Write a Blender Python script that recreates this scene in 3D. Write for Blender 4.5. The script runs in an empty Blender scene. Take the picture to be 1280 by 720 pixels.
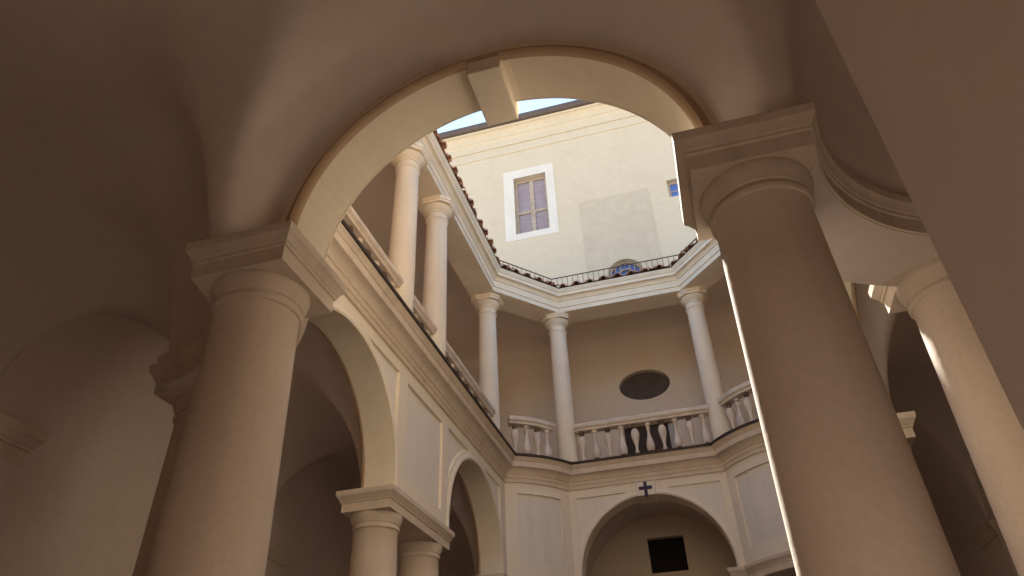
import bpy, bmesh, math, random
import numpy as np
from mathutils import Vector, Matrix
random.seed(7)
sc = bpy.context.scene
C = sc.collection
PI = math.pi
rad = math.radians

# ------------------------------------------------------------------ units
# The cloister was measured in units of (impost underside - eye height); one unit = U metres.
U = 2.2
EYE = 1.55
def W(x, y, z):
    return (x * U, y * U, z * U + EYE)

# ------------------------------------------------------------------ camera
F_PX, YAW, PITCH, ROLL = 885.2, rad(14.20), rad(35.06), rad(-2.61)
cam_d = bpy.data.cameras.new('camera')
cam = bpy.data.objects.new('camera', cam_d); C.objects.link(cam); sc.camera = cam
cam_d.sensor_width = 36.0; cam_d.lens = F_PX / 1280 * 36.0
cam_d.clip_start = 0.02; cam_d.clip_end = 2000
fwd = Vector((-math.sin(YAW) * math.cos(PITCH), math.cos(YAW) * math.cos(PITCH), math.sin(PITCH)))
rgt = Vector((math.cos(YAW), math.sin(YAW), 0)); up = rgt.cross(fwd)
r2 = rgt * math.cos(ROLL) + up * math.sin(ROLL); u2 = -rgt * math.sin(ROLL) + up * math.cos(ROLL)
m = Matrix((r2, u2, -fwd)).transposed().to_4x4(); m.translation = Vector(W(0, 0, 0))
cam.matrix_world = m

# ------------------------------------------------------------------ light
SUN_EL, SUN_AZ = rad(54.6), rad(-15)            # azimuth measured from +y, towards +x
world = bpy.data.worlds.new('World'); sc.world = world; world.use_nodes = True
nt = world.node_tree; nt.nodes.clear()
wo = nt.nodes.new('ShaderNodeOutputWorld'); bg = nt.nodes.new('ShaderNodeBackground')
sky = nt.nodes.new('ShaderNodeTexSky'); sky.sky_type = 'NISHITA'; sky.sun_disc = False
sky.sun_elevation = SUN_EL; sky.sun_rotation = SUN_AZ; sky.dust_density = 0.04; sky.ozone_density = 1.2; sky.altitude = 50
bg.inputs['Strength'].default_value = 0.065
nt.links.new(sky.outputs[0], bg.inputs[0]); nt.links.new(bg.outputs[0], wo.inputs[0])
sd = bpy.data.lights.new('sun', 'SUN'); sd.energy = 5.0; sd.angle = rad(0.53); sd.color = (1.0, 0.955, 0.88)
sun = bpy.data.objects.new('sun', sd); C.objects.link(sun)
to_sun = Vector((math.sin(SUN_AZ) * math.cos(SUN_EL), math.cos(SUN_AZ) * math.cos(SUN_EL), math.sin(SUN_EL)))
sun.rotation_euler = to_sun.to_track_quat('Z', 'Y').to_euler(); sun.location = (0, 0, 40)
sc.view_settings.view_transform = 'Standard'; sc.view_settings.look = 'None'
sc.view_settings.exposure = 2.78; sc.view_settings.gamma = 1.0
sc.cycles.max_bounces = 14; sc.cycles.diffuse_bounces = 10; sc.cycles.use_denoising = True
sc.cycles.sample_clamp_indirect = 6.0

# ------------------------------------------------------------------ materials
def mat(name, col, rough=0.85, var=0.10, scale=1.2, fine=18.0, bump=0.15, dist=0.006, tint=None, streak=0.0, metallic=0.0, rnd=0.0):
    m = bpy.data.materials.new(name); m.use_nodes = True
    n = m.node_tree.nodes; L = m.node_tree.links; b = n['Principled BSDF']
    b.inputs['Roughness'].default_value = rough; b.inputs['Metallic'].default_value = metallic
    b.inputs['Specular IOR Level'].default_value = 0.25
    g = n.new('ShaderNodeNewGeometry')
    n1 = n.new('ShaderNodeTexNoise'); n1.inputs['Scale'].default_value = scale; n1.inputs['Detail'].default_value = 6; n1.inputs['Roughness'].default_value = 0.6
    L.new(g.outputs['Position'], n1.inputs['Vector'])
    n2 = n.new('ShaderNodeTexNoise'); n2.inputs['Scale'].default_value = fine; n2.inputs['Detail'].default_value = 5
    L.new(g.outputs['Position'], n2.inputs['Vector'])
    t = tint if tint else tuple(c * 0.7 for c in col)
    r1 = n.new('ShaderNodeMapRange'); r1.inputs[1].default_value = 0.38; r1.inputs[2].default_value = 0.68; r1.inputs[4].default_value = var * 4
    L.new(n1.outputs['Fac'], r1.inputs[0])
    mx = n.new('ShaderNodeMix'); mx.data_type = 'RGBA'; mx.inputs[6].default_value = (*col, 1); mx.inputs[7].default_value = (*t, 1)
    L.new(r1.outputs[0], mx.inputs[0])
    last = mx.outputs[2]
    if streak > 0:                                     # rain streaks running down
        mp = n.new('ShaderNodeMapping'); mp.inputs['Scale'].default_value = (7, 7, 0.35)
        L.new(g.outputs['Position'], mp.inputs['Vector'])
        n3 = n.new('ShaderNodeTexNoise'); n3.inputs['Scale'].default_value = 1.0; n3.inputs['Detail'].default_value = 4
        L.new(mp.outputs[0], n3.inputs['Vector'])
        r3 = n.new('ShaderNodeMapRange'); r3.inputs[1].default_value = 0.5; r3.inputs[2].default_value = 0.75; r3.inputs[4].default_value = streak
        L.new(n3.outputs['Fac'], r3.inputs[0])
        m3 = n.new('ShaderNodeMix'); m3.data_type = 'RGBA'; m3.inputs[7].default_value = (*[c * 0.55 for c in t], 1)
        L.new(r3.outputs[0], m3.inputs[0]); L.new(last, m3.inputs[6]); last = m3.outputs[2]
    r2_ = n.new('ShaderNodeMapRange'); r2_.inputs[3].default_value = 1 - var; r2_.inputs[4].default_value = 1 + var * 0.6
    L.new(n2.outputs['Fac'], r2_.inputs[0])
    hs = n.new('ShaderNodeHueSaturation'); L.new(last, hs.inputs['Color'])
    if rnd > 0:
        oi = n.new('ShaderNodeObjectInfo'); rr = n.new('ShaderNodeMapRange'); rr.inputs[3].default_value = 1 - rnd; rr.inputs[4].default_value = 1 + rnd
        L.new(oi.outputs['Random'], rr.inputs[0])
        mm = n.new('ShaderNodeMath'); mm.operation = 'MULTIPLY'; L.new(r2_.outputs[0], mm.inputs[0]); L.new(rr.outputs[0], mm.inputs[1])
        L.new(mm.outputs[0], hs.inputs['Value'])
    else:
        L.new(r2_.outputs[0], hs.inputs['Value'])
    L.new(hs.outputs[0], b.inputs['Base Color'])
    if bump > 0:
        bp = n.new('ShaderNodeBump'); bp.inputs['Strength'].default_value = bump; bp.inputs['Distance'].default_value = dist
        ad = n.new('ShaderNodeMath'); ad.operation = 'ADD'; L.new(n2.outputs['Fac'], ad.inputs[0]); L.new(n1.outputs['Fac'], ad.inputs[1])
        L.new(ad.outputs[0], bp.inputs['Height']); L.new(bp.outputs[0], b.inputs['Normal'])
    return m

def glass_mat(name, col, rough=0.12):
    m = bpy.data.materials.new(name); m.use_nodes = True
    b = m.node_tree.nodes['Principled BSDF']
    b.inputs['Base Color'].default_value = (*col, 1); b.inputs['Roughness'].default_value = rough
    b.inputs['Specular IOR Level'].default_value = 0.6
    return m

M = dict(
    vault=mat('vault_plaster', (0.745, 0.65, 0.58), var=0.09, scale=0.9, fine=10, bump=0.12, tint=(0.66, 0.56, 0.49)),
    wall=mat('court_plaster', (0.86, 0.765, 0.615), var=0.05, scale=1.4, fine=20, tint=(0.76, 0.67, 0.555), streak=0.10),
    panel=mat('panel_plaster', (0.83, 0.76, 0.65), var=0.06, scale=2.0, fine=22, tint=(0.67, 0.61, 0.54), streak=0.10),
    trim=mat('stone_trim', (0.74, 0.63, 0.51), var=0.10, scale=2.2, fine=30, tint=(0.60, 0.49, 0.38), streak=0.25),
    column=mat('column_stone', (0.75, 0.625, 0.50), var=0.11, scale=1.8, fine=35, tint=(0.64, 0.52, 0.41), streak=0.15),
    upper=mat('upper_stone', (0.87, 0.755, 0.565), var=0.08, scale=2.0, fine=30, tint=(0.70, 0.59, 0.45), streak=0.15),
    loggia=mat('loggia_plaster', (0.78, 0.67, 0.53), var=0.08, scale=1.1, fine=16, tint=(0.70, 0.57, 0.42)),
    tall=mat('cream_render', (0.45, 0.395, 0.308), var=0.09, scale=1.1, fine=8, tint=(0.40, 0.345, 0.265), streak=0.03),
    patch=mat('fresco_render', (0.415, 0.362, 0.282), var=0.13, scale=4.0, fine=20, tint=(0.35, 0.30, 0.233), streak=0.06),
    white=mat('white_paint', (0.49, 0.465, 0.43), var=0.04, scale=2, tint=(0.72, 0.71, 0.68)),
    tile=mat('terracotta', (0.42, 0.21, 0.12), var=0.18, scale=9, fine=40, tint=(0.26, 0.14, 0.09), rnd=0.3, bump=0.4),
    lead=mat('lead_flashing', (0.075, 0.045, 0.03), rough=0.7, var=0.2, scale=6, tint=(0.04, 0.028, 0.02)),
    gutter=mat('dark_gutter', (0.09, 0.07, 0.06), rough=0.7, var=0.15, scale=4),
    iron=mat('wrought_iron', (0.13, 0.085, 0.065), rough=0.6, var=0.2, scale=20, metallic=0.4),
    wood=mat('weathered_wood', (0.34, 0.29, 0.245), var=0.2, scale=8, tint=(0.25, 0.19, 0.14)),
    blind=mat('violet_blind', (0.25, 0.215, 0.25), var=0.15, scale=3, tint=(0.20, 0.165, 0.19)),
    blue=glass_mat('sky_blue_glass', (0.07, 0.12, 0.34)),
    doorwood=mat('dark_door', (0.085, 0.06, 0.05), var=0.2, scale=4),
    dark=mat('dark_recess', (0.030, 0.022, 0.018), var=0.2, scale=4),
    oval=mat('oval_pane', (0.11, 0.085, 0.07), rough=0.5, var=0.2, scale=5),
    cross=mat('violet_cross', (0.06, 0.035, 0.09), rough=0.6, var=0.1),
    floor=mat('floor_stone', (0.13, 0.10, 0.08), var=0.15, scale=2, tint=(0.09, 0.07, 0.055)),
    brown=mat('brown_stone', (0.56, 0.41, 0.27), var=0.10, scale=2.5, fine=30, tint=(0.46, 0.32, 0.20)),
    balust=mat('stained_stone', (0.82, 0.71, 0.57), var=0.14, scale=5, fine=40, tint=(0.60, 0.46, 0.34), streak=0.2),
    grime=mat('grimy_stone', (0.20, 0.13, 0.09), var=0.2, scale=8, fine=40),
    cotto=mat('pale_terracotta', (0.66, 0.54, 0.42), var=0.12, scale=3, tint=(0.55, 0.43, 0.32)),
    ground=mat('earth', (0.30, 0.26, 0.20), var=0.15, scale=0.2),
)

# ------------------------------------------------------------------ object helpers
def newbm(): return bmesh.new()
def link(name, bm, m, parent=None, origin=None, smooth=None, bevel=0.0, kind=None):
    """bm is in measured units; becomes ONE mesh object in metres."""
    for v in bm.verts: v.co = Vector(W(*v.co))
    bmesh.ops.recalc_face_normals(bm, faces=bm.faces)
    if parent is not None and origin is None:
        o0 = Vector(parent['_o'])
    elif origin is not None:
        o0 = Vector(W(*origin))
    else:
        xs = [v.co.x for v in bm.verts]; ys = [v.co.y for v in bm.verts]; zs = [v.co.z for v in bm.verts]
        o0 = Vector(((min(xs) + max(xs)) / 2, (min(ys) + max(ys)) / 2, min(zs)))
    bm.transform(Matrix.Translation(-o0))
    me = bpy.data.meshes.new(name); bm.to_mesh(me); bm.free()
    me.materials.append(M[m])
    if smooth:
        me.polygons.foreach_set('use_smooth', [True] * len(me.polygons)); me.set_sharp_from_angle(angle=rad(smooth))
    o = bpy.data.objects.new(name, me); C.objects.link(o)
    if parent is None: o.location = o0
    else:
        o.parent = parent; o.location = o0 - Vector(parent['_o'])
    o['_o'] = tuple(o0)
    if bevel > 0:
        b = o.modifiers.new('edge_wear', 'BEVEL'); b.width = bevel; b.segments = 2; b.limit_method = 'ANGLE'; b.angle_limit = rad(35)
    if kind: o['kind'] = kind
    return o
def thing(name, label, cat, base, group=None):
    o = bpy.data.objects.new(name, None); C.objects.link(o); o.location = W(*base); o['_o'] = tuple(W(*base))
    o.empty_display_size = 0.2
    return tag(o, label, cat, group)
def tag(o, label, cat, group=None):
    o['label'] = label; o['category'] = cat; o['kind'] = 'thing'
    if group: o['group'] = group
    return o
def copy_tree(o, loc, parent=None, rotz=0.0):
    c = o.copy(); C.objects.link(c)
    if parent is None: c.location = loc; c.rotation_euler = (0, 0, rotz)
    c.parent = parent
    for ch in list(o.children): copy_tree(ch, None, c)
    return c

def box(bm, x0, x1, y0, y1, z0, z1):
    vs = [bm.verts.new((x, y, z)) for z in (z0, z1) for x, y in ((x0, y0), (x1, y0), (x1, y1), (x0, y1))]
    for f in ((0, 1, 2, 3), (4, 5, 6, 7), (0, 1, 5, 4), (1, 2, 6, 5), (2, 3, 7, 6), (3, 0, 4, 7)): bm.faces.new([vs[i] for i in f])
def lathe(bm, prof, n=40, cx=0, cy=0, cap=True):
    rings = []
    for r, z in prof:
        rings.append([bm.verts.new((cx + r * math.cos(2 * PI * k / n), cy + r * math.sin(2 * PI * k / n), z)) for k in range(n)])
    for a, b in zip(rings, rings[1:]):
        for k in range(n): bm.faces.new((a[k], a[(k + 1) % n], b[(k + 1) % n], b[k]))
    if cap: bm.faces.new(rings[0]); bm.faces.new(rings[-1])
def offset(poly, d, closed=True):
    """shift a polyline to its left by d, mitred"""
    P = [Vector(p) for p in poly]; n = len(P); out = []
    for i in range(n):
        e1 = (P[i] - P[i - 1]) if (closed or i > 0) else None
        e2 = (P[(i + 1) % n] - P[i]) if (closed or i < n - 1) else None
        ns = [Vector((-e.y, e.x)).normalized() for e in (e1, e2) if e is not None and e.length > 1e-9]
        if len(ns) == 2:
            s = ns[0] + ns[1]; out.append(P[i] + s * (d / max(0.3, 1 + ns[0].dot(ns[1]))))
        else: out.append(P[i] + ns[0] * d)
    return out
def loft(bm, outline, levels):
    """closed plan outline (ccw); levels = [(z, outward offset)]"""
    rings = []
    for z, d in levels:
        rings.append([bm.verts.new((p.x, p.y, z)) for p in offset(outline, -d)])
    n = len(outline)
    for a, b in zip(rings, rings[1:]):
        for k in range(n): bm.faces.new((a[k], a[(k + 1) % n], b[(k + 1) % n], b[k]))
    bm.faces.new(rings[0]); bm.faces.new(rings[-1])
def sweep(bm, path, prof, closed_prof=True, caps=True):
    """path: list of per-profile-point offset polylines -> grid.  prof=[(offset,z)], path callable(offset)->pts"""
    rows = [[bm.verts.new((p.x, p.y, z)) for p in path(d)] for d, z in prof]
    n = len(rows[0]); k = len(rows)
    for i in range(k if closed_prof else k - 1):
        a, b = rows[i], rows[(i + 1) % k]
        for j in range(n - 1): bm.faces.new((a[j], a[j + 1], b[j + 1], b[j]))
    if caps and closed_prof:
        bm.faces.new([r[0] for r in rows]); bm.faces.new([r[-1] for r in rows])
def fill(bm, loops, fn):
    """planar face with holes; loops of 2-D points, fn maps a 2-D point to 3-D; returns vertex loops"""
    edges = []; vl = []
    for lp in loops:
        vs = [bm.verts.new(fn(*p)) for p in lp]; vl.append(vs)
        for i in range(len(vs)): edges.append(bm.edges.new((vs[i], vs[(i + 1) % len(vs)])))
    bmesh.ops.triangle_fill(bm, use_beauty=True, use_dissolve=False, edges=edges)
    return vl
def bridge(bm, a, b):
    n = len(a)
    for i in range(n):
        try: bm.faces.new((a[i], a[(i + 1) % n], b[(i + 1) % n], b[i]))
        except ValueError: pass
def slab_wall(bm, outline, holes, fn, thick, depths):
    """fn(s,z,d); front d=0 with holes recessed by their depth, back plain"""
    f = fill(bm, [outline] + holes, lambda s, z: fn(s, z, 0))
    b = fill(bm, [outline], lambda s, z: fn(s, z, thick))
    bridge(bm, f[0], b[0])
    for h, vl, dp in zip(holes, f[1:], depths):
        if dp is None: continue
        bridge(bm, vl, [bm.verts.new(fn(s, z, dp)) for s, z in h])
def plate(bm, loop, fn, d0, d1):
    f = fill(bm, [loop], lambda s, z: fn(s, z, d0)); b = fill(bm, [loop], lambda s, z: fn(s, z, d1)); bridge(bm, f[0], b[0])

# ------------------------------------------------------------------ plan of the cloister
XC, YM = -0.355, 3.16
mx = lambda x: 2 * XC - x
my = lambda y: 2 * YM - y
GZ = -EYE / U                      # paving level
Z_IMP0, Z_IMP1 = 1.0, 1.092        # impost
Z_SPR, R_A = 1.125, 0.507          # arch
Z_C0, Z_FL = 1.725, 1.90           # cornice / loggia floor
Z_E0, Z_E1 = 3.26, 3.45            # upper entablature
Y_N, X_R = 1.34, 0.58              # court faces: near, right
CC = (0.841, 1.03); RO, RI = 0.71, 0.503
WT = 0.145                         # arcade wall thickness
X_OL, X_OR, Y_ON, Y_OF = -2.28, mx(-2.28), 0.34, my(0.34)

kx = CC[0] - math.sqrt(RO ** 2 - (Y_N - CC[1]) ** 2); ky = CC[1] + math.sqrt(RO ** 2 - (X_R - CC[0]) ** 2)
def arc_pts(r, a0, a1, n): return [(CC[0] + r * math.cos(a0 + (a1 - a0) * i / n), CC[1] + r * math.sin(a0 + (a1 - a0) * i / n)) for i in range(n + 1)]
a0 = math.atan2(Y_N - CC[1], kx - CC[0]); a1 = math.atan2(ky - CC[1], X_R - CC[0])
NA = 18
nr_arc = arc_pts(RO, a0, a1, NA)                   # from near wall round to right wall
fr_arc = [(x, my(y)) for x, y in reversed(nr_arc)]
fl_arc = [(mx(x), my(y)) for x, y in nr_arc]
nl_arc = [(mx(x), y) for x, y in reversed(nr_arc)]
OUT = nr_arc + fr_arc + fl_arc + nl_arc            # closed, counter-clockwise, court on the left
N1 = NA + 1
SEG = dict(near=[4 * N1 - 1, 0], near_right=list(range(0, N1)), right=[N1 - 1, N1], far_right=list(range(N1, 2 * N1)), far=[2 * N1 - 1, 2 * N1],
           far_left=list(range(2 * N1, 3 * N1)), left=[3 * N1 - 1, 3 * N1], near_left=list(range(3 * N1, 4 * N1)))
def seg_path(name):
    ids = SEG[name]
    return lambda d: [offset(OUT, d)[i % len(OUT)] for i in ids]
# the upper storey is a plain octagon
UK = [(mx(-0.866), Y_N), (mx(-1.29), my(4.49))]
OUT_U = UK + [(x, my(y)) for x, y in reversed(UK)] + [(mx(x), my(y)) for x, y in UK] + [(mx(x), y) for x, y in reversed(UK)]
SEG_U = dict(near=[7, 0], near_right=[0, 1], right=[1, 2], far_right=[2, 3], far=[3, 4], far_left=[4, 5], left=[5, 6], near_left=[6, 7])
def seg_path_u(name):
    ids = SEG_U[name]
    return lambda d: [offset(OUT_U, d)[i] for i in ids]
# portico-side line of the imposts, closed
ri0 = PI - math.asin((1.10 - CC[1]) / RI); ri1 = math.acos((0.81 - CC[0]) / RI)
ri1 = math.acos((0.75 - CC[0]) / RI)
in_nr = arc_pts(RI, ri0, ri1, 16) + [(0.75, 1.568), (0.81, 1.568)]
INN = in_nr + [(x, my(y)) for x, y in reversed(in_nr)] + [(mx(x), my(y)) for x, y in in_nr] + [(mx(x), y) for x, y in reversed(in_nr)]

# ------------------------------------------------------------------ ground and floors
bm = newbm(); box(bm, -150, 150, -150, 150, GZ - 0.3, GZ - 0.02); link('ground', bm, 'ground', kind='structure')
bm = newbm(); box(bm, -4, 3.4, -1, 9, GZ - 0.012, GZ); link('courtyard_floor', bm, 'floor', kind='structure')

# ------------------------------------------------------------------ portico vault: one plastered shell (groins where arches cut the barrel)
def sdist(PX, PY, poly):
    n = len(poly); best = np.full(PX.shape, 1e9); inside = np.zeros(PX.shape, bool)
    for i in range(n):
        ax, ay = poly[i]; bx_, by_ = poly[(i + 1) % n]; dx, dy = bx_ - ax, by_ - ay
        t = np.clip(((PX - ax) * dx + (PY - ay) * dy) / (dx * dx + dy * dy + 1e-12), 0, 1)
        best = np.minimum(best, np.hypot(PX - ax - t * dx, PY - ay - t * dy))
        c = ((ay > PY) != (by_ > PY)) & (PX < dx * (PY - ay) / (dy if abs(dy) > 1e-12 else 1e-12) + ax)
        inside ^= c
    return np.where(inside, -best, best)
ST = 0.014
gx = np.arange(X_OL - 0.03, X_OR + 0.03 + ST, ST); gy = np.arange(Y_ON - 0.03, Y_OF + 0.03 + ST, ST)
PX, PY = np.meshgrid(gx, gy)
d_in = sdist(PX, PY, INN); d_out = np.minimum(np.minimum(PX - X_OL, X_OR - PX), np.minimum(PY - Y_ON, Y_OF - PY))
def el(m_): return np.sqrt(np.clip(1 - (1 - np.clip(m_, 0, 1)) ** 2, 0, 1))
dm = np.minimum(d_in, d_out)
VZ = np.where(dm > 0, Z_IMP1 - 0.02 + 0.66 * el(dm / 0.42), Z_IMP1 - 0.03)
YA, YB = 2.305, my(2.305)
def lun(t, depth, c):
    """arch-shaped cell entering the barrel; depth = distance from the arch wall's back"""
    hw = 0.56 + 0.9 * np.clip(depth, 0, 0.11)
    return np.where(np.abs(t - c) < hw, Z_SPR + hw * np.sqrt(np.clip(1 - ((t - c) / hw) ** 2, 0, 1)), 0)
def smax(a, b, k=0.05): return 0.5 * (a + b + np.sqrt((a - b) ** 2 + k * k))
L_ = np.zeros_like(VZ)
midx, midy = (X_OL - 1.52) / 2, 0.72
nearz = (PY < 1.34); farz = (PY > my(1.34)); leftz = (PX < -1.29); rightz = (PX > 0.58)
L_ = np.maximum(L_, np.where(nearz, lun(PX, 1.195 - PY, XC), 0))
L_ = np.maximum(L_, np.where(farz, lun(PX, PY - my(1.195), XC), 0))
for c in (YA, YB):
    L_ = np.maximum(L_, np.where(leftz & (np.abs(PY - c) < 0.7), lun(PY, (-1.435) - PX, c), 0))
    L_ = np.maximum(L_, np.where(rightz & (np.abs(PY - c) < 0.7), lun(PY, PX - mx(-1.435), c), 0))
VZ = np.where(L_ > 0, smax(VZ, L_), VZ)
keep = (d_in > -0.133)
bm = newbm(); idx = {}
ny, nx = PX.shape
for j in range(ny - 1):
    for i in range(nx - 1):
        if keep[j, i] and keep[j + 1, i] and keep[j, i + 1] and keep[j + 1, i + 1]:
            q = []
            for jj, ii in ((j, i), (j, i + 1), (j + 1, i + 1), (j + 1, i)):
                if (jj, ii) not in idx: idx[(jj, ii)] = bm.verts.new((PX[jj, ii], PY[jj, ii], VZ[jj, ii]))
                q.append(idx[(jj, ii)])
            bm.faces.new(q)
v = link('portico_vault', bm, 'vault', kind='structure')
v.data.polygons.foreach_set('use_smooth', [True] * len(v.data.polygons))
md = v.modifiers.new('soft_plaster', 'SMOOTH'); md.factor = 0.5; md.iterations = 14

# ------------------------------------------------------------------ arcade walls
def arch_notch(c, z0, n=44, r=R_A, zc=Z_SPR):
    pts = [(c - r, z0)] if z0 < zc else []
    pts += [(c - r * math.cos(PI * i / n), zc + r * math.sin(PI * i / n)) for i in range(n + 1)]
    if z0 < zc: pts.append((c + r, z0))
    return pts
def spandrel(c, side, dx=0.505, r=0.56, zt=1.665, n=14):
    dz = zt - Z_SPR; xi = math.sqrt(r * r - dz * dz); a0_ = math.atan2(dz, xi); a1_ = math.acos(dx / r)
    pts = [(c + side * dx, zt), (c + side * xi, zt)]
    pts += [(c + side * r * math.cos(a0_ + (a1_ - a0_) * i / n), Z_SPR + r * math.sin(a0_ + (a1_ - a0_) * i / n)) for i in range(1, n + 1)]
    return pts
def archivolt(parent, fn, c, d_face, out, r0=R_A - 0.001, w=0.034, p=0.015, m_='trim', n=56, gap=None):
    """moulding round an arch; fn(s,z,d); out=-1 stands proud towards the court, +1 towards the portico"""
    prof = [(r0, 0.0), (r0, p * 0.55), (r0 + w * 0.14, p * 0.9), (r0 + w * 0.38, p * 1.15), (r0 + w * 0.62, p * 1.0), (r0 + w * 0.78, p * 0.55), (r0 + w * 0.82, p * 0.5), (r0 + w, p * 0.45), (r0 + w, -0.004)]
    runs = [(0, PI)] if gap is None else [(0, PI / 2 - gap), (PI / 2 + gap, PI)]
    for t0, t1 in runs:
        bm = newbm(); rows = []
        k = max(8, int(n * (t1 - t0) / PI))
        ts = [t0 + (t1 - t0) * i / k for i in range(k + 1)]
        for r, pr in prof:
            row = [bm.verts.new(fn(c - r * math.cos(t), Z_SPR + r * math.sin(t), d_face + out * pr)) for t in ts]
            if t0 == 0: row = [bm.verts.new(fn(c - r, Z_IMP1 - 0.003, d_face + out * pr))] + row
            if t1 == PI: row = row + [bm.verts.new(fn(c + r, Z_IMP1 - 0.003, d_face + out * pr))]
            rows.append(row)
        for a, b in zip(rows, rows[1:] + rows[:1]):
            for i in range(len(a) - 1): bm.faces.new((a[i], a[i + 1], b[i + 1], b[i]))
        bm.faces.new([r[0] for r in rows]); bm.faces.new([r[-1] for r in rows])
        link('archivolt', bm, m_, parent, smooth=40)
CORN = [(-0.10, Z_C0), (0.0, Z_C0), (0.012, Z_C0), (0.012, Z_C0 + 0.026), (0.018, Z_C0 + 0.028), (0.020, Z_C0 + 0.052), (0.027, Z_C0 + 0.055), (0.031, Z_C0 + 0.068), (0.046, Z_C0 + 0.084),
        (0.052, Z_C0 + 0.088), (0.078, Z_C0 + 0.091), (0.080, Z_C0 + 0.128), (0.086, Z_C0 + 0.131), (0.090, Z_C0 + 0.140), (0.102, Z_C0 + 0.150), (0.104, Z_C0 + 0.154), (-0.10, Z_C0 + 0.154)]
FLASH = [(-0.02, Z_C0 + 0.155), (0.112, Z_C0 + 0.155), (0.112, Z_C0 + 0.172), (0.03, Z_FL + 0.004), (-0.02, Z_FL + 0.004)]
def court_cornice(parent, seg):
    bm = newbm(); sweep(bm, seg_path(seg), CORN); link('cornice', bm, 'trim', parent, smooth=30)
    bm = newbm(); sweep(bm, seg_path(seg), FLASH); link('flashing', bm, 'lead', parent)
def side_wall(seg, label, fn, s0, s1, arches, rects, key=None):
    mid = fn((s0 + s1) / 2, 0, 0.07)
    t = thing('arcade_wall', label, 'wall', (mid[0], mid[1], Z_IMP1), 'arcade walls round the courtyard')
    zb = Z_IMP1 - 0.002; zt = Z_C0 + 0.002
    ol = [(s0, zb)]
    for c in arches: ol += arch_notch(c, zb)
    ol += [(s1, zb), (s1, zt), (s0, zt)]
    holes = []
    for c in arches: holes += [spandrel(c, -1), spandrel(c, 1)]
    for a, b, c_, d_ in rects: holes.append([(a, c_), (b, c_), (b, d_), (a, d_)])
    bm = newbm(); slab_wall(bm, ol, holes, fn, WT, [0.016] * len(holes)); link('wall', bm, 'wall', t, bevel=0.004)
    for h in holes:
        bm = newbm(); plate(bm, h, fn, 0.0145, 0.03); link('panel', bm, 'panel', t)
    for c in arches:
        g = 0.085 if key else None
        archivolt(t, fn, c, 0.0, -1, p=0.010, m_='wall', gap=g)
        archivolt(t, fn, c, WT, 1, p=0.018, m_='brown', gap=(0.09 if key == 'near' else None))
        if key:
            bm = newbm()
            zl, zh = (1.600, 1.650) if key == 'near' else (1.618, 1.716)
            wl, wh = (0.047, 0.054) if key == 'near' else (0.062, 0.07)
            d0, d1 = (-0.045, WT + 0.005) if key == 'near' else (-0.03, WT + 0.008)
            v8 = [bm.verts.new(fn(c + sx * w_, z_, d_)) for z_, w_ in ((zl, wl), (zh, wh)) for d_ in (d0, d1) for sx in (-1, 1)]
            for f in ((0, 1, 3, 2), (4, 5, 7, 6), (0, 1, 5, 4), (2, 3, 7, 6), (0, 2, 6, 4), (1, 3, 7, 5)): bm.faces.new([v8[i] for i in f])
            k = link('keystone', bm, 'wall', t, bevel=0.006)
            if key == 'near':      # the moulding's outer fillet runs on above the keystone
                bm = newbm(); rows = []
                for r, pr in ((R_A + 0.0195, -0.003), (R_A + 0.0195, 0.0075), (R_A + 0.034, 0.0075), (R_A + 0.034, -0.003)):
                    rows.append([bm.verts.new(fn(c - r * math.cos(t_), Z_SPR + r * math.sin(t_), WT + pr)) for t_ in [PI / 2 - 0.0895 + 0.179 * i / 8 for i in range(9)]])
                for a, b in zip(rows, rows[1:] + rows[:1]):
                    for i in range(8): bm.faces.new((a[i], a[i + 1], b[i + 1], b[i]))
                link('archivolt', bm, 'brown', t)
            if key == 'far':
                bm = newbm()
                cz = 1.662; cr = [(-0.011, -0.058), (0.011, -0.058), (0.011, -0.004), (0.046, -0.004), (0.046, 0.018), (0.011, 0.018), (0.011, 0.05), (-0.011, 0.05), (-0.011, 0.018), (-0.046, 0.018), (-0.046, -0.004), (-0.011, -0.004)]
                plate(bm, [(c + x, cz + z) for x, z in cr], fn, -0.038, -0.028)
                link('cross', bm, 'cross', k)
    court_cornice(t, seg)
    return t
fn_near = lambda s, z, d: (s, Y_N - d, z)
fn_far = lambda s, z, d: (s, my(Y_N) + d, z)
fn_left = lambda s, z, d: (mx(X_R) - d, s, z)
fn_right = lambda s, z, d: (X_R + d, s, z)
side_wall('near', 'plain plaster wall with one arch framing the courtyard view, rounded brown moulding and keystone', fn_near, mx(kx), kx, [XC], [], 'near')
side_wall('far', 'plaster wall with one arch whose keystone carries a dark cross', fn_far, mx(kx), kx, [XC], [], 'far')
RC = [(2.915, my(2.915), 1.17, 1.655)]
side_wall('left', 'long plaster wall with two arches and a tall recessed panel, in shade', fn_left, ky, my(ky), [YA, YB], RC)
side_wall('right', 'long plaster wall with two arches behind the thick near column with sunlit edge', fn_right, ky, my(ky), [YA, YB], RC)
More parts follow.
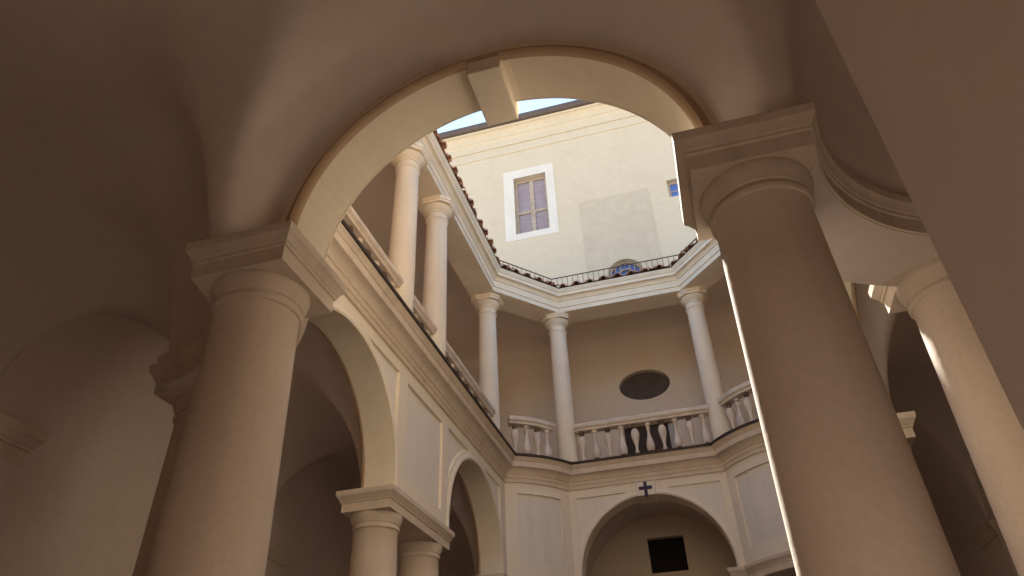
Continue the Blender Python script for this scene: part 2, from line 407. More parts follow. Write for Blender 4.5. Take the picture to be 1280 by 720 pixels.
def corner_wall(seg, label):
    pth = seg_path(seg); zb, zt = Z_IMP1 - 0.002, Z_C0 + 0.002
    P0 = pth(0); t = thing('corner_wall', label, 'wall', (P0[NA // 2].x, P0[NA // 2].y, Z_IMP1), 'curved corner walls round the courtyard')
    i0, i1 = 3, NA - 3; z0, z1 = 1.185, 1.650
    bm = newbm(); bk = pth(-WT)
    zs = [zb, z0, z1, zt]
    F = [[bm.verts.new((p.x, p.y, z)) for p in P0] for z in zs]; B = [[bm.verts.new((p.x, p.y, z)) for p in bk] for z in zs]
    for r in range(3):
        for i in range(NA):
            if not (r == 1 and i0 <= i < i1): bm.faces.new((F[r][i], F[r][i + 1], F[r + 1][i + 1], F[r + 1][i]))
            bm.faces.new((B[r][i], B[r][i + 1], B[r + 1][i + 1], B[r + 1][i]))
    for i in range(NA):
        bm.faces.new((F[0][i], F[0][i + 1], B[0][i + 1], B[0][i])); bm.faces.new((F[3][i], F[3][i + 1], B[3][i + 1], B[3][i]))
    rc = pth(-0.016)
    R0 = [bm.verts.new((rc[i].x, rc[i].y, z0)) for i in range(i0, i1 + 1)]; R1 = [bm.verts.new((rc[i].x, rc[i].y, z1)) for i in range(i0, i1 + 1)]
    for k in range(i1 - i0):
        bm.faces.new((F[1][i0 + k], F[1][i0 + k + 1], R0[k + 1], R0[k])); bm.faces.new((F[2][i0 + k], F[2][i0 + k + 1], R1[k + 1], R1[k]))
    bm.faces.new((F[1][i0], F[2][i0], R1[0], R0[0])); bm.faces.new((F[1][i1], F[2][i1], R1[-1], R0[-1]))
    link('wall', bm, 'wall', t, smooth=30)
    bm = newbm(); sweep(bm, lambda d: pth(d)[i0:i1 + 1], [(-0.0145, z0), (-0.0145, z1), (-0.03, z1), (-0.03, z0)]); link('panel', bm, 'panel', t, smooth=30)
    court_cornice(t, seg)
corner_wall('far_left', 'curved corner wall with square panel between arched long wall and the cross arch')
corner_wall('far_right', 'curved corner wall with panel beside the cross arch, against the sunlit column edge')
corner_wall('near_left', 'curved corner wall hidden behind the shaded thick column')
corner_wall('near_right', 'curved corner wall above the curved impost beside the thick sunlit-edged column')

# ------------------------------------------------------------------ imposts
IMP = [(1.0, 0.0), (1.038, 0.0), (1.040, 0.005), (1.047, 0.0055), (1.050, 0.009), (1.056, 0.011), (1.062, 0.016), (1.066, 0.018), (1.069, 0.021), (1.089, 0.0225), (1.092, 0.021)]
def orient(poly):
    a = sum(poly[i][0] * poly[(i + 1) % len(poly)][1] - poly[(i + 1) % len(poly)][0] * poly[i][1] for i in range(len(poly)))
    return poly if a > 0 else poly[::-1]
oo0 = math.atan2(1.34 - CC[1], kx - CC[0]); 
corner_ol = [(0.104, 1.10)] + [p for p in in_nr] + [(0.81, 1.825), (0.58, 1.825)] + [p for p in reversed(nr_arc)] + [(0.104, 1.34)]
def impost(ol, label, sof=None):
    bm = newbm(); loft(bm, orient(ol), IMP)
    o = link('impost', bm, 'trim', smooth=30); tag(o, label, 'impost', 'moulded imposts over the lower columns')
    if sof:
        bm = newbm(); vs = [[bm.verts.new((x, y, z)) for x, y in sof] for z in (0.9975, 1.0005)]
        bm.faces.new(vs[0]); bm.faces.new(vs[1]); bridge(bm, vs[0], vs[1]); link('soffit', bm, 'vault', o)
sof0 = arc_pts(RI + 0.006, ri0 - 0.10, ri1 + 0.03, 16) + list(reversed(arc_pts(RO - 0.006, a0 - 0.16, a1 + 0.08, 16)))
impost(corner_ol, 'moulded impost over sunlit-edged near column, curving away to the next column', sof0)
impost([(mx(x), y) for x, y in corner_ol], 'moulded impost on shaded thick column beside the first long-wall arch', [(mx(x), y) for x, y in sof0])
impost([(x, my(y)) for x, y in corner_ol], 'moulded impost right of the cross arch', [(x, my(y)) for x, y in sof0])
impost([(mx(x), my(y)) for x, y in corner_ol], 'moulded impost left of the cross arch under the corner panel', [(mx(x), my(y)) for x, y in sof0])
pair = [(-1.52, 2.785), (-1.29, 2.785), (-1.29, my(2.785)), (-1.52, my(2.785))]
impost(pair, 'straight moulded impost carried by two columns below the tall wall panel')
impost([(mx(x), y) for x, y in pair], 'straight moulded impost in the gap beside the sunlit near column')

# ------------------------------------------------------------------ lower columns
def entasis(z0, z1, r0, r1, n=14):
    return [(r0 - (r0 - r1) * (t ** 1.7), z0 + (z1 - z0) * t) for t in [i / n for i in range(n + 1)]]
def make_column(name, zb, z_abacus, r0, r1, m_, upper=False):
    t = thing(name, '', 'column', (0, 0, zb))
    h = 0.05 if not upper else 0.04
    bm = newbm()
    if upper:
        lathe(bm, [(r0 * 1.25, zb), (r0 * 1.34, zb + 0.010), (r0 * 1.38, zb + 0.022), (r0 * 1.32, zb + 0.036), (r0 * 1.15, zb + 0.042), (r0 * 1.08, zb + 0.046), (r0 * 1.08, zb + 0.054), (r0, zb + 0.062)], 36)
        z_s = zb + 0.060
    else:
        box(bm, -0.145, 0.145, -0.145, 0.145, zb, zb + 0.07)
        lathe(bm, [(0.125, zb + 0.0701), (0.140, zb + 0.085), (0.142, zb + 0.105), (0.128, zb + 0.124), (0.118, zb + 0.128), (0.118, zb + 0.142), (r0, zb + 0.158)], 40)
        z_s = zb + 0.156
    link('base', bm, 'brown' if upper else m_, t, smooth=35)
    if upper:
        zt = z_abacus - 0.155
        bm = newbm(); lathe(bm, entasis(z_s, zt, r0, r1) + [(r1 * 1.02, zt + 0.004), (r1 * 1.11, zt + 0.009), (r1 * 1.15, zt + 0.017), (r1 * 1.10, zt + 0.025), (r1 * 1.0, zt + 0.03), (r1 * 1.0, zt + 0.06)], 36)
        link('shaft', bm, m_, t, smooth=40)
        bm = newbm(); zc = zt + 0.058
        lathe(bm, [(r1 * 1.0, zc), (r1 * 1.10, zc + 0.004), (r1 * 1.12, zc + 0.012), (r1 * 1.16, zc + 0.014), (r1 * 1.34, zc + 0.028), (r1 * 1.48, zc + 0.044), (r1 * 1.52, zc + 0.052), (r1 * 1.46, zc + 0.056)], 36)
        a = r1 * 1.62; c = a * 0.55
        ol = [(-c, -a), (c, -a), (a, -c), (a, c), (c, a), (-c, a), (-a, c), (-a, -c)]
        loft(bm, ol, [(zc + 0.056, 0), (zc + 0.072, 0.002), (zc + 0.074, 0.007), (z_abacus, 0.010)])
        link('capital', bm, m_, t, smooth=30)
    else:
        zt = z_abacus - 0.070
        bm = newbm(); lathe(bm, entasis(z_s, zt, r0, r1) + [(r1 * 1.03, zt + 0.003)], 56)
        link('shaft', bm, m_, t, smooth=50)
        bm = newbm()
        lathe(bm, [(r1 * 1.00, zt + 0.001), (r1 * 1.055, zt + 0.003), (r1 * 1.085, zt + 0.008), (r1 * 1.085, zt + 0.014), (r1 * 1.055, zt + 0.019), (r1 * 1.035, zt + 0.0205), (r1 * 1.035, zt + 0.0255), (r1 * 1.075, zt + 0.027),
                   (r1 * 1.085, zt + 0.031), (r1 * 1.13, zt + 0.041), (r1 * 1.18, zt + 0.054), (r1 * 1.195, zt + 0.063), (r1 * 1.185, z_abacus - 0.0005)], 56)
        link('capital', bm, 'trim', t, smooth=35)
    return t
lower = make_column('lower_column', GZ, Z_IMP0, 0.116, 0.0965, 'column')
YP = 2.905
spots = [((-0.94, 1.22), 'thick stone column in shade where the near arch springs, without sunlit edge'),
         ((0.23, 1.22), 'thick brown stone column with a bright sunlit edge'),
         ((0.695, 1.70), 'slanting stone column with a short sun patch, beside the bare vertical wall edge'),
         ((-1.405, 1.70), 'stone column hidden behind the shaded thick column'),
         ((-1.405, YP), 'nearer of two paired columns under the straight impost'),
         ((-1.405, my(YP)), 'further of two paired columns under the straight impost'),
         ((0.695, YP), 'column of the opposite pair, beside the sunlit-edged thick column'),
         ((0.695, my(YP)), 'further column of the opposite pair behind the sunlit-edged thick column'),
         ((-1.405, my(1.70)), 'column at the far end of the two-arched wall'),
         ((0.695, my(1.70)), 'far column behind the sunlit-edged thick column'),
         ((-0.94, my(1.22)), 'column carrying the cross arch on the panelled corner side'),
         ((0.222, my(1.22)), 'column carrying the cross arch beside the sunlit-edged thick column')]
for i, ((x, y), lab) in enumerate(spots):
    o = lower if i == 0 else copy_tree(lower, W(x, y, GZ))
    o.location = W(x, y, GZ); o.rotation_euler = (0, 0, 0); tag(o, lab, 'column', 'lower columns of the courtyard portico')

# ------------------------------------------------------------------ outer walls of the portico and loggia
ZTOP = 3.58
def rect(a, b, c, d): return [(a, c), (b, c), (b, d), (a, d)]
def ell(cx, cz, rx, rz, n=40): return [(cx + rx * math.cos(2 * PI * i / n), cz + rz * math.sin(2 * PI * i / n)) for i in range(n)]
fn_of = lambda s, z, d: (s, Y_OF + d, z)
t = thing('gallery_wall', 'shaded back wall of the gallery with an oval opening, door and black square window', 'wall', (XC, Y_OF, GZ))
H_sq = rect(-0.478, -0.19, 1.33, 1.60); H_dr = rect(-0.545, -0.095, 1.905, 2.60); H_ov = ell(-0.30, 2.97, 0.232, 0.150)
bm = newbm(); slab_wall(bm, rect(X_OL - 0.2, X_OR + 0.2, GZ, ZTOP), [H_sq, H_dr, H_ov], fn_of, 0.105, [0.07, 0.075, 0.06]); link('wall', bm, 'loggia', t, bevel=0.004)
bm = newbm(); plate(bm, H_sq, fn_of, 0.068, 0.09); link('square_window', bm, 'dark', t)
bm = newbm(); plate(bm, H_ov, fn_of, 0.058, 0.08); w = link('oval_window', bm, 'oval', t)
bm = newbm()
for a in (-0.06, 0.08): box(bm, -0.30 + a - 0.006, -0.30 + a + 0.006, Y_OF + 0.046, Y_OF + 0.0575, 2.83, 3.11)
link('glazing_bar', bm, 'oval', w)
bm = newbm(); plate(bm, H_dr, fn_of, 0.072, 0.09); d = link('door', bm, 'doorwood', t)
bm = newbm(); plate(bm, rect(-0.155, -0.10, 1.91, 2.58), fn_of, 0.05, 0.071); link('door_leaf', bm, 'white', d, bevel=0.004)
bm = newbm()
for a, b, c, e in ((-0.585, -0.546, 1.905, 2.64), (-0.094, -0.055, 1.905, 2.64), (-0.546, -0.094, 2.601, 2.64)): box(bm, a, b, Y_OF - 0.012, Y_OF - 0.001, c, e)
link('door_frame', bm, 'upper', t, bevel=0.004)

fn_on = lambda s, z, d: (s, Y_ON - d, z)
t = thing('portico_wall', 'inner portico wall with a deep arched recess, its bare vertical edge facing the courtyard', 'wall', (XC, Y_ON, GZ))
RW = 0.494
no = [(XC - RW, GZ)] + [(XC - RW * math.cos(PI * i / 30), 1.0 + RW * math.sin(PI * i / 30)) for i in range(31)] + [(XC + RW, GZ)]
bm = newbm(); slab_wall(bm, [(X_OL - 0.2, GZ)] + no + [(X_OR + 0.2, GZ), (X_OR + 0.2, ZTOP), (X_OL - 0.2, ZTOP)], [], fn_on, 0.62, []); link('wall', bm, 'vault', t, bevel=0.012)
bm = newbm(); box(bm, X_OL - 0.2, X_OR + 0.2, Y_ON - 0.84, Y_ON - 0.621, GZ, ZTOP); link('recess_back', bm, 'vault', t)

def aisle_wall(xf, sgn, label):
    t = thing('portico_wall', label, 'wall', (xf, YM, GZ))
    bm = newbm(); box(bm, min(xf, xf + sgn * 0.19), max(xf, xf + sgn * 0.19), Y_ON - 0.0, Y_OF - 0.001, GZ, ZTOP); link('wall', bm, 'vault', t)
    for a, b in ((1.50, 1.82), (2.79, my(2.79)), (my(1.82), my(1.50))):
        bm = newbm(); x1 = xf - sgn * 0.045; box(bm, min(xf + sgn * .002, x1), max(xf + sgn * .002, x1), a, b, GZ, 0.962); link('pilaster', bm, 'vault', t, bevel=0.004)
        ol = orient([(xf + sgn * 0.004, a), (x1, a), (x1, b), (xf + sgn * 0.004, b)])
        bm = newbm(); loft(bm, ol, [(1.092 - (1.092 - z) * 1.42, d * 1.5) for z, d in IMP]); link('impost', bm, 'trim', t, smooth=30)
aisle_wall(X_OL, -1, 'dim plaster wall behind the shaded thick column, with pilaster imposts')
aisle_wall(X_OR, 1, 'dim plaster wall of the aisle behind the slanting column with sun patch')

# ------------------------------------------------------------------ loggia floor, ceiling, entablature, roof
def ring_plate(name, d_court, z0, z1, m_, ext=0.0, base=OUT):
    bm = newbm(); inner = [(p.x, p.y) for p in offset(base, d_court)]
    outer = [(X_OL - ext, Y_ON - ext), (X_OR + ext, Y_ON - ext), (X_OR + ext, Y_OF + ext), (X_OL - ext, Y_OF + ext)]
    f = fill(bm, [outer, inner], lambda x, y: (x, y, z0)); b = fill(bm, [outer, inner], lambda x, y: (x, y, z1))
    bridge(bm, f[0], b[0]); bridge(bm, f[1], b[1])
    return link(name, bm, m_, kind='structure')
ring_plate('loggia_floor', -0.021, 1.872, Z_FL, 'cotto')
ring_plate('loggia_ceiling', -0.19, 3.556, 3.580, 'loggia', base=OUT_U)
t = thing('loggia_entablature', 'cream stone entablature carried round the courtyard on the upper columns', 'entablature', (XC, YM, Z_E0))
ENT = [(-0.205, Z_E0), (0.0, Z_E0), (0.0, Z_E0 + 0.040), (0.008, Z_E0 + 0.043), (0.008, Z_E0 + 0.052), (0.004, Z_E0 + 0.056), (0.006, Z_E0 + 0.098), (0.014, Z_E0 + 0.102), (0.018, Z_E0 + 0.113), (0.030, Z_E0 + 0.128),
       (0.036, Z_E0 + 0.130), (0.052, Z_E0 + 0.133), (0.054, Z_E0 + 0.158), (0.060, Z_E0 + 0.161), (0.066, Z_E0 + 0.174), (0.074, Z_E0 + 0.184), (0.074, Z_E1), (-0.205, Z_E1)]
for s in SEG_U:
    bm = newbm(); sweep(bm, seg_path_u(s), ENT); link('entablature_section', bm, 'upper', t, smooth=30)

bm = newbm()
ocor = [(X_OL, Y_ON), (X_OR, Y_ON), (X_OR, Y_OF), (X_OL, Y_OF)]
cv = [(0.002 + 0.20 * (1 - math.sin(PI / 2 * k / 8)), 3.5555 - 0.16 * (1 - math.cos(PI / 2 * k / 8))) for k in range(9)]
rows = [[bm.verts.new((p.x, p.y, z)) for p in offset(ocor, d)] for d, z in cv]
for a, b in zip(rows, rows[1:]):
    for i in range(4): bm.faces.new((a[i], a[(i + 1) % 4], b[(i + 1) % 4], b[i]))
link('loggia_cove', bm, 'loggia', smooth=40, kind='structure')
roof = thing('tiled_roof', 'narrow terracotta tile roof edge running round above the loggia', 'roof', (XC, YM, Z_E1))
for s in SEG_U:
    bm = newbm(); sweep(bm, seg_path_u(s), [(0.060, Z_E1 + 0.001), (0.075, Z_E1 + 0.010), (-0.18, Z_E1 + 0.100), (-0.205, Z_E1 + 0.125), (-0.205, Z_E1 + 0.001)]); link('roof_bed', bm, 'lead', roof)
ring_plate('roof_terrace', -0.206, 3.582, 3.60, 'cotto', 0.1, base=OUT_U)
def tile_mesh(inv):
    bm = newbm(); n = 8; L0, r0, r1, th = 0.27, 0.031, 0.027, 0.007
    rows = []
    for s, r in ((0, r0), (L0, r1)):
        for rr in (r, r - th):
            rows.append([bm.verts.new((s, -rr * math.cos(PI * i / n), rr * math.sin(PI * i / n) * (-0.8 if inv else 0.9))) for i in range(n + 1)])
    o0, i0, o1, i1 = rows
    for k in range(n):
        bm.faces.new((o0[k], o0[k + 1], o1[k + 1], o1[k])); bm.faces.new((i0[k], i0[k + 1], i1[k + 1], i1[k]))
        bm.faces.new((o0[k], o0[k + 1], i0[k + 1], i0[k])); bm.faces.new((o1[k], o1[k + 1], i1[k + 1], i1[k]))
    for k in (0, n): bm.faces.new((o0[k], o1[k], i1[k], i0[k]))
    for v in bm.verts: v.co *= U
    bmesh.ops.recalc_face_normals(bm, faces=bm.faces)
    me = bpy.data.meshes.new('roof_tile'); bm.to_mesh(me); bm.free(); me.materials.append(M['tile'])
    return me
t_cov, t_pan = tile_mesh(False), tile_mesh(True)
eave = offset(OUT_U, 0.090); ro = Vector(roof['_o'])
for s in SEG_U:
    ids = SEG_U[s]; P = [eave[i] for i in ids]
    ls = [0]
    for a, b in zip(P, P[1:]): ls.append(ls[-1] + (b - a).length)
    n = max(2, round(ls[-1] / 0.117)); 
    for k in range(2 * n):
        sL = (k + 0.5) * ls[-1] / (2 * n); j = max(i for i in range(len(ls) - 1) if ls[i] <= sL)
        tt = (sL - ls[j]) / (ls[j + 1] - ls[j]); p = P[j].lerp(P[j + 1], tt); e = (P[j + 1] - P[j]).normalized()
        o = bpy.data.objects.new('roof_tile', t_cov if k % 2 else t_pan); C.objects.link(o); o.parent = roof
        jit = random.uniform(-0.012, 0.012); nrm = Vector((e.y, -e.x)); q = p - nrm * jit
        o.location = Vector(W(q.x, q.y, Z_E1 + (0.010 if k % 2 else 0.034) + random.uniform(-.004, .004))) - ro
        o.rotation_euler = (0, -math.atan(0.27) + random.uniform(-.03, .03), math.atan2(nrm.y, nrm.x) + random.uniform(-.06, .06))

# ------------------------------------------------------------------ upper columns
upper = make_column('upper_column', Z_FL, Z_E0 - 0.0005, 0.077, 0.068, 'upper', True)
uspots = [((-1.365, YP), 'upper loggia column, first of the close pair above the straight impost'),
          ((-1.365, my(YP)), 'upper loggia column, second of the close pair above the straight impost'),
          ((-1.385, my(1.70)), 'upper loggia column where the two-arched side meets the curved corner'),
          ((-0.905, my(1.235)), 'upper loggia column between curved corner balustrade and straight balustrade'),
          ((0.245, my(1.235)), 'upper loggia column at the oval window end nearest the sunlit column edge'),
          ((0.675, my(1.70)), 'upper loggia column beyond the corner balustrade cut off by the sunlit column edge'),
          ((0.655, YP), 'nearer of two close upper columns behind the thick sunlit-edged column'),
          ((0.655, my(YP)), 'further of two close upper columns behind the thick sunlit-edged column'),
          ((0.675, 1.70), 'upper loggia column above the slanting column with a sun patch'),
          ((-1.385, 1.70), 'upper loggia column above the column hidden behind the shaded thick column'),
          ((-0.94, 1.235), 'upper loggia column above the shaded thick column'),
          ((0.23, 1.235), 'upper loggia column above the thick brown column with sunlit edge')]
UP = {}
for i, ((x, y), lab) in enumerate(uspots):
    o = upper if i == 0 else copy_tree(upper, W(x, y, Z_FL))
    o.location = W(x, y, Z_FL); tag(o, lab, 'column', 'upper columns of the loggia')

# ------------------------------------------------------------------ balustrades (balusters alternately upright and inverted)
def baluster_mesh(inv):
    h = 0.262
    prof = [(0.020, 0), (0.021, 0.020), (0.015, 0.026), (0.014, 0.034), (0.021, 0.040), (0.029, 0.060), (0.031, 0.082), (0.027, 0.108), (0.018, 0.140), (0.0115, 0.172), (0.0095, 0.200), (0.016, 0.210), (0.016, 0.217), (0.012, 0.222), (0.014, 0.236), (0.021, 0.241), (0.022, h)]
    if inv: prof = [(r, h - z) for r, z in reversed(prof)]
    bm = newbm(); lathe(bm, prof, 14)
    for v in bm.verts: v.co *= U
    bmesh.ops.recalc_face_normals(bm, faces=bm.faces)
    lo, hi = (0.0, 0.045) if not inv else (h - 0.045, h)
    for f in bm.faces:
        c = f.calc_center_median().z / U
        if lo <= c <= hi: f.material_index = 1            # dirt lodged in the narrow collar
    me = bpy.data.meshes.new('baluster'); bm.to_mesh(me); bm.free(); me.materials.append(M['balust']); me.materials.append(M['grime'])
    me.polygons.foreach_set('use_smooth', [True] * len(me.polygons)); me.set_sharp_from_angle(angle=rad(45))
    return me
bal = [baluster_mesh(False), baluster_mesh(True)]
def balustrade(pts, label, spacing=0.098):
    """pts: centre line polyline"""
    ls = [0]
    for a, b in zip(pts, pts[1:]): ls.append(ls[-1] + (b - a).length)
    mid = pts[len(pts) // 2] if len(pts) > 2 else (pts[0] + pts[1]) / 2
    t = thing('balustrade', label, 'balustrade', (mid.x, mid.y, Z_FL), 'balustrades between the upper columns')
    pth = lambda d: offset(pts, d, False)
    bm = newbm(); sweep(bm, pth, [(-0.042, Z_FL + 0.001), (0.042, Z_FL + 0.001), (0.042, Z_FL + 0.024), (0.034, Z_FL + 0.030), (-0.034, Z_FL + 0.030), (-0.042, Z_FL + 0.024)]); link('plinth', bm, 'balust', t, smooth=30)
    zr = Z_FL + 0.0305 + 0.262
    bm = newbm(); sweep(bm, pth, [(-0.034, zr), (0.034, zr), (0.036, zr + 0.012), (0.044, zr + 0.020), (0.050, zr + 0.026), (0.052, zr + 0.046), (0.044, zr + 0.056), (-0.044, zr + 0.056), (-0.052, zr + 0.046), (-0.050, zr + 0.026), (-0.044, zr + 0.020), (-0.036, zr + 0.012)]); link('handrail', bm, 'balust', t, smooth=30)
    n = max(2, round(ls[-1] / spacing)); o0 = Vector(t['_o'])
    for k in range(n):
        sL = (k + 0.5) * ls[-1] / n; j = max(i for i in range(len(ls) - 1) if ls[i] <= sL)
        p = pts[j].lerp(pts[j + 1], (sL - ls[j]) / (ls[j + 1] - ls[j]))
        o = bpy.data.objects.new('baluster', bal[k % 2]); C.objects.link(o); o.parent = t
        o.location = Vector(W(p.x, p.y, Z_FL + 0.0302)) - o0; o.rotation_euler = (0, 0, random.uniform(0, 6))
ax = offset(OUT, -0.075)
CR = 0.070
def flat_line(seg, u0, u1, horiz):
    P = [ax[i % len(OUT)] for i in SEG[seg]]
    a, b = P[0].copy(), P[-1].copy()
    if horiz: lo, hi = sorted((u0, u1)); pts = [Vector((lo, a.y)), Vector((hi, a.y))]; 
    else: lo, hi = sorted((u0, u1)); pts = [Vector((a.x, lo)), Vector((a.x, hi))]
    if (b - a).dot(pts[1] - pts[0]) < 0: pts.reverse()
    return pts
balustrade(flat_line('far', -0.905 + CR, 0.245 - CR, True), 'stone balustrade below the oval window, dark door behind it')
balustrade(flat_line('near', -0.94 + CR, 0.23 - CR, True), 'stone balustrade above the near arch')
for sg, lb in (('left', 'over the {} arch of the two-arched wall'), ('right', 'over the {} arch behind the sunlit thick column')):
    ws = ('nearer', 'further')
    balustrade(flat_line(sg, 1.70 + CR, YP - CR, False), 'stone balustrade ' + lb.format(ws[0]))
    balustrade(flat_line(sg, YP + CR, my(YP) - CR, False), 'short stone balustrade between the paired upper columns ' + ('beside the red tile edge' if sg == 'left' else 'behind the sunlit column'))
    balustrade(flat_line(sg, my(YP) + CR, my(1.70) - CR, False), 'stone balustrade ' + lb.format(ws[1]))
for sg, lb in (('far_left', 'curved corner balustrade left of the balustrade under the oval window'), ('far_right', 'curved corner balustrade cut off by the sunlit column edge'), ('near_left', 'curved corner balustrade above the shaded thick column'), ('near_right', 'curved corner balustrade above the sunlit thick column')):
    P = [ax[i % len(OUT)] for i in SEG[sg]]
    balustrade(P[2:-2], lb, 0.092)

# ------------------------------------------------------------------ iron railing on the roof
ra = thing('iron_railing', 'thin dark iron railing standing on the roof behind the tiles', 'railing', (XC, my(1.2), 3.47))
rl = offset(OUT_U, -0.125); r0v = Vector(ra['_o'])
ids = [1, 2, 3, 4, 5, 6]
P = [rl[i] for i in ids]
P[0] = P[0].lerp(P[1], 0.35); P[-1] = P[-1].lerp(P[-2], 0.35)
def bars(pts, prof): 
    bm = newbm(); sweep(bm, lambda d: offset(pts, d, False), prof); return bm
ZR = 3.705
link('top_rail', bars(P, [(-.004, ZR), (.004, ZR), (.004, ZR + .006), (-.004, ZR + .006)]), 'iron', ra)
link('bottom_rail', bars(P, [(-.004, 3.535), (.004, 3.535), (.004, 3.542), (-.004, 3.542)]), 'iron', ra)
bm = newbm(); lathe(bm, [(0.0026, 0), (0.0026, ZR - 3.501)], 6)
for v in bm.verts: v.co *= U
pk = bpy.data.meshes.new('picket'); bm.to_mesh(pk); bm.free(); pk.materials.append(M['iron'])
ls = [0]
for a, b in zip(P, P[1:]): ls.append(ls[-1] + (b - a).length)
n = int(ls[-1] / 0.047)
for k in range(n + 1):
    sL = min(k * ls[-1] / n, ls[-1] - 1e-6); j = max(i for i in range(len(ls) - 1) if ls[i] <= sL)
    p = P[j].lerp(P[j + 1], (sL - ls[j]) / (ls[j + 1] - ls[j]))
    o = bpy.data.objects.new('picket', pk); C.objects.link(o); o.parent = ra; o.location = Vector(W(p.x, p.y, 3.501)) - r0v

# ------------------------------------------------------------------ tall building behind
YT = 6.1
fn_t = lambda s, z, d: (s, YT + d, z)
tb = thing('tall_building', 'tall cream rendered building with dark eaves rising behind the roof railing', 'building', (-0.6, YT, GZ))
WX0, WX1, WZ0, WZ1 = -1.465, -1.07, 5.142, 6.01
H1 = rect(WX0, WX1, WZ0, WZ1); H2 = rect(0.29, 0.52, 5.222, 5.472)
DC, DR = -0.315, 0.185
H3 = [(DC + DR, 3.6)] + [(DC + DR * math.cos(PI * i / 20), 4.325 + DR * math.sin(PI * i / 20)) for i in range(21)] + [(DC - DR, 3.6)]
bm = newbm(); slab_wall(bm, rect(-4.0, 2.6, 3.4, 6.86), [H1, H2, H3], fn_t, 2.6, [0.09, 0.09, 0.08]); link('wall', bm, 'tall', tb)
# cornice, gutter, roof
bm = newbm()
for pr in ([(0.0, 6.455), (-0.012, 6.458), (-0.014, 6.47), (0.0, 6.485)], [(0.0, 6.60), (-0.016, 6.602), (-0.020, 6.70), (-0.034, 6.735), (-0.044, 6.74), (-0.052, 6.80), (-0.085, 6.835), (-0.110, 6.842), (-0.115, 6.868), (0.0, 6.868)]):
    rows = [[bm.verts.new((x, YT + d, z)) for x in (-4.02, 2.62)] for d, z in pr]
    for a, b in zip(rows, rows[1:]): bm.faces.new((a[0], a[1], b[1], b[0]))
link('cornice', bm, 'tall', tb)
bm = newbm()
rows = [[bm.verts.new((x, YT + d, z)) for x in (-4.1, 2.7)] for d, z in ((0.1, 6.869), (-0.150, 6.869), (-0.158, 6.880), (-0.160, 6.955), (-0.145, 6.962), (1.3, 7.30), (2.8, 6.95), (2.8, 6.869))]
for a, b in zip(rows, rows[1:] + rows[:1]): bm.faces.new((a[0], a[1], b[1], b[0]))
bm.faces.new([r[0] for r in rows]); bm.faces.new([r[1] for r in rows])
link('roof', bm, 'gutter', tb)
# large window: white surround, wooden cross frame, four panes over drawn blinds
bm = newbm()
for a, b, c, e in ((-1.59, WX0, 5.055, 6.14), (WX1, -0.968, 5.055, 6.14), (WX0, WX1, 5.055, WZ0), (WX0, WX1, WZ1, 6.14)): box(bm, a, b, YT - 0.004, YT + 0.004, c, e)
wn = link('window', bm, 'white', tb)
xm, zm = (WX0 + WX1) / 2 + 0.005, 5.50
bm = newbm()
for a, b, c, e in ((WX0, WX0 + .03, WZ0, WZ1), (WX1 - .03, WX1, WZ0, WZ1), (xm - .026, xm + .026, WZ0, WZ1), (WX0 + .03, xm - .026, WZ0, WZ0 + .03), (xm + .026, WX1 - .03, WZ0, WZ0 + .03), (WX0 + .03, xm - .026, WZ1 - .03, WZ1), (xm + .026, WX1 - .03, WZ1 - .03, WZ1),
                   (WX0 + .03, xm - .026, zm - .018, zm + .018), (xm + .026, WX1 - .03, zm - .018, zm + .018)): box(bm, a, b, YT + 0.065, YT + 0.088, c, e)
link('frame', bm, 'wood', wn, bevel=0.004)
for a, b in ((WX0 + .031, xm - .027), (xm + .027, WX1 - .031)):
    for c, e in ((WZ0 + .031, zm - .019), (zm + .019, WZ1 - .031)):
        bm = newbm(); n = 4 if e < zm else 5
        for k in range(n):   # drawn blind in soft folds
            z0, z1 = c + (e - c) * k / n, c + (e - c) * (k + 1) / n; 
            r = [(0.084, z0), (0.074, z0 + (z1 - z0) * .25), (0.078, z0 + (z1 - z0) * .6), (0.083, z1)]
            rows = [[bm.verts.new((x, YT + d, z)) for x in (a, b)] for d, z in r]
            for p_, q_ in zip(rows, rows[1:]): bm.faces.new((p_[0], p_[1], q_[1], q_[0]))
        link('pane', bm, 'blind', wn, smooth=60)
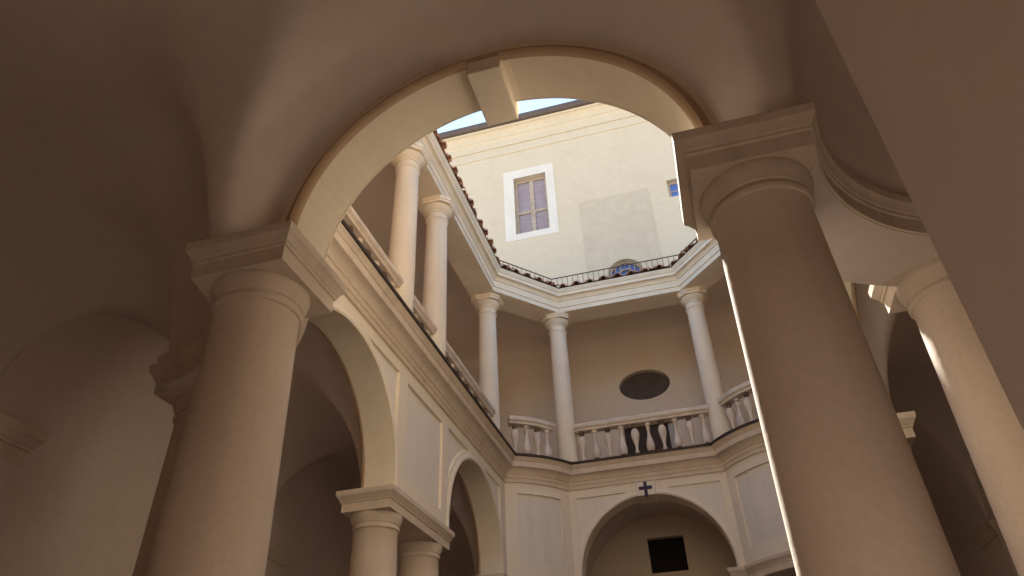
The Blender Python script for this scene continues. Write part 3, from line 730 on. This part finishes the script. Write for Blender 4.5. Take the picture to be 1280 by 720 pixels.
# small window
bm = newbm()
for a, b, c, e in ((0.29, 0.318, 5.222, 5.472), (0.492, 0.52, 5.222, 5.472), (0.318, 0.492, 5.222, 5.248), (0.318, 0.492, 5.446, 5.472)): box(bm, a, b, YT + 0.055, YT + 0.085, c, e)
w2 = link('small_window', bm, 'wood', tb)
for c, e in ((5.249, 5.335), (5.349, 5.445)):
    bm = newbm(); box(bm, 0.319, 0.491, YT + 0.068, YT + 0.075, c, e); link('pane', bm, 'blue', w2)  # reflected blue sky is put into the colour of these panes
bm = newbm(); box(bm, 0.319, 0.491, YT + 0.06, YT + 0.078, 5.336, 5.348); link('glazing_bar', bm, 'wood', w2)
# arched doorway
bm = newbm(); plate(bm, H3, fn_t, 0.078, 0.1); dw = link('arched_window', bm, 'blue', tb)
bm = newbm()
for a0_, r_a, r_b in ((0, DR - .018, DR - .001), (0, 0.085, 0.095)):
    rows = [[bm.verts.new((DC + r * math.cos(PI * i / 20), YT + dd, 4.325 + r * math.sin(PI * i / 20))) for i in range(21)] for r, dd in ((r_a, .076), (r_a, .05), (r_b, .05), (r_b, .076))]
    for a, b in zip(rows, rows[1:]):
        for i in range(20): bm.faces.new((a[i], a[i + 1], b[i + 1], b[i]))
link('frame', bm, 'wood', dw)
for k in range(7):
    x = DC - 0.15 + 0.05 * k; h = 4.325 + math.sqrt(max(0, (DR - .02) ** 2 - (x - DC) ** 2))
    bm = newbm(); box(bm, x - .004, x + .004, YT + 0.051, YT + 0.065, 3.62, h); link('bar', bm, 'wood', dw)
# faded fresco panel
bm = newbm()
lp = [(-0.712, 4.0), (DC - DR - .002, 4.0)] + [(DC - (DR + .002) * math.cos(PI * i / 20), 4.325 + (DR + .002) * math.sin(PI * i / 20)) for i in range(21)] + [(DC + DR + .002, 4.0), (0.08, 4.0), (0.08, 5.42), (-0.712, 5.42)]
q = []
for (xa, za), (xb, zb_) in zip(lp, lp[1:] + lp[:1]):
    k_ = max(1, int(math.hypot(xb - xa, zb_ - za) / 0.05))
    for i in range(k_):
        tt = i / k_; j_ = 0.006 if (i > 0) else 0.0
        q.append((xa + (xb - xa) * tt + random.uniform(-j_, j_), za + (zb_ - za) * tt + random.uniform(-j_, j_)))
plate(bm, q, fn_t, -0.004, 0.003); link('fresco_panel', bm, 'patch', tb)

for o in bpy.data.objects:
    if '_o' in o: del o['_o']
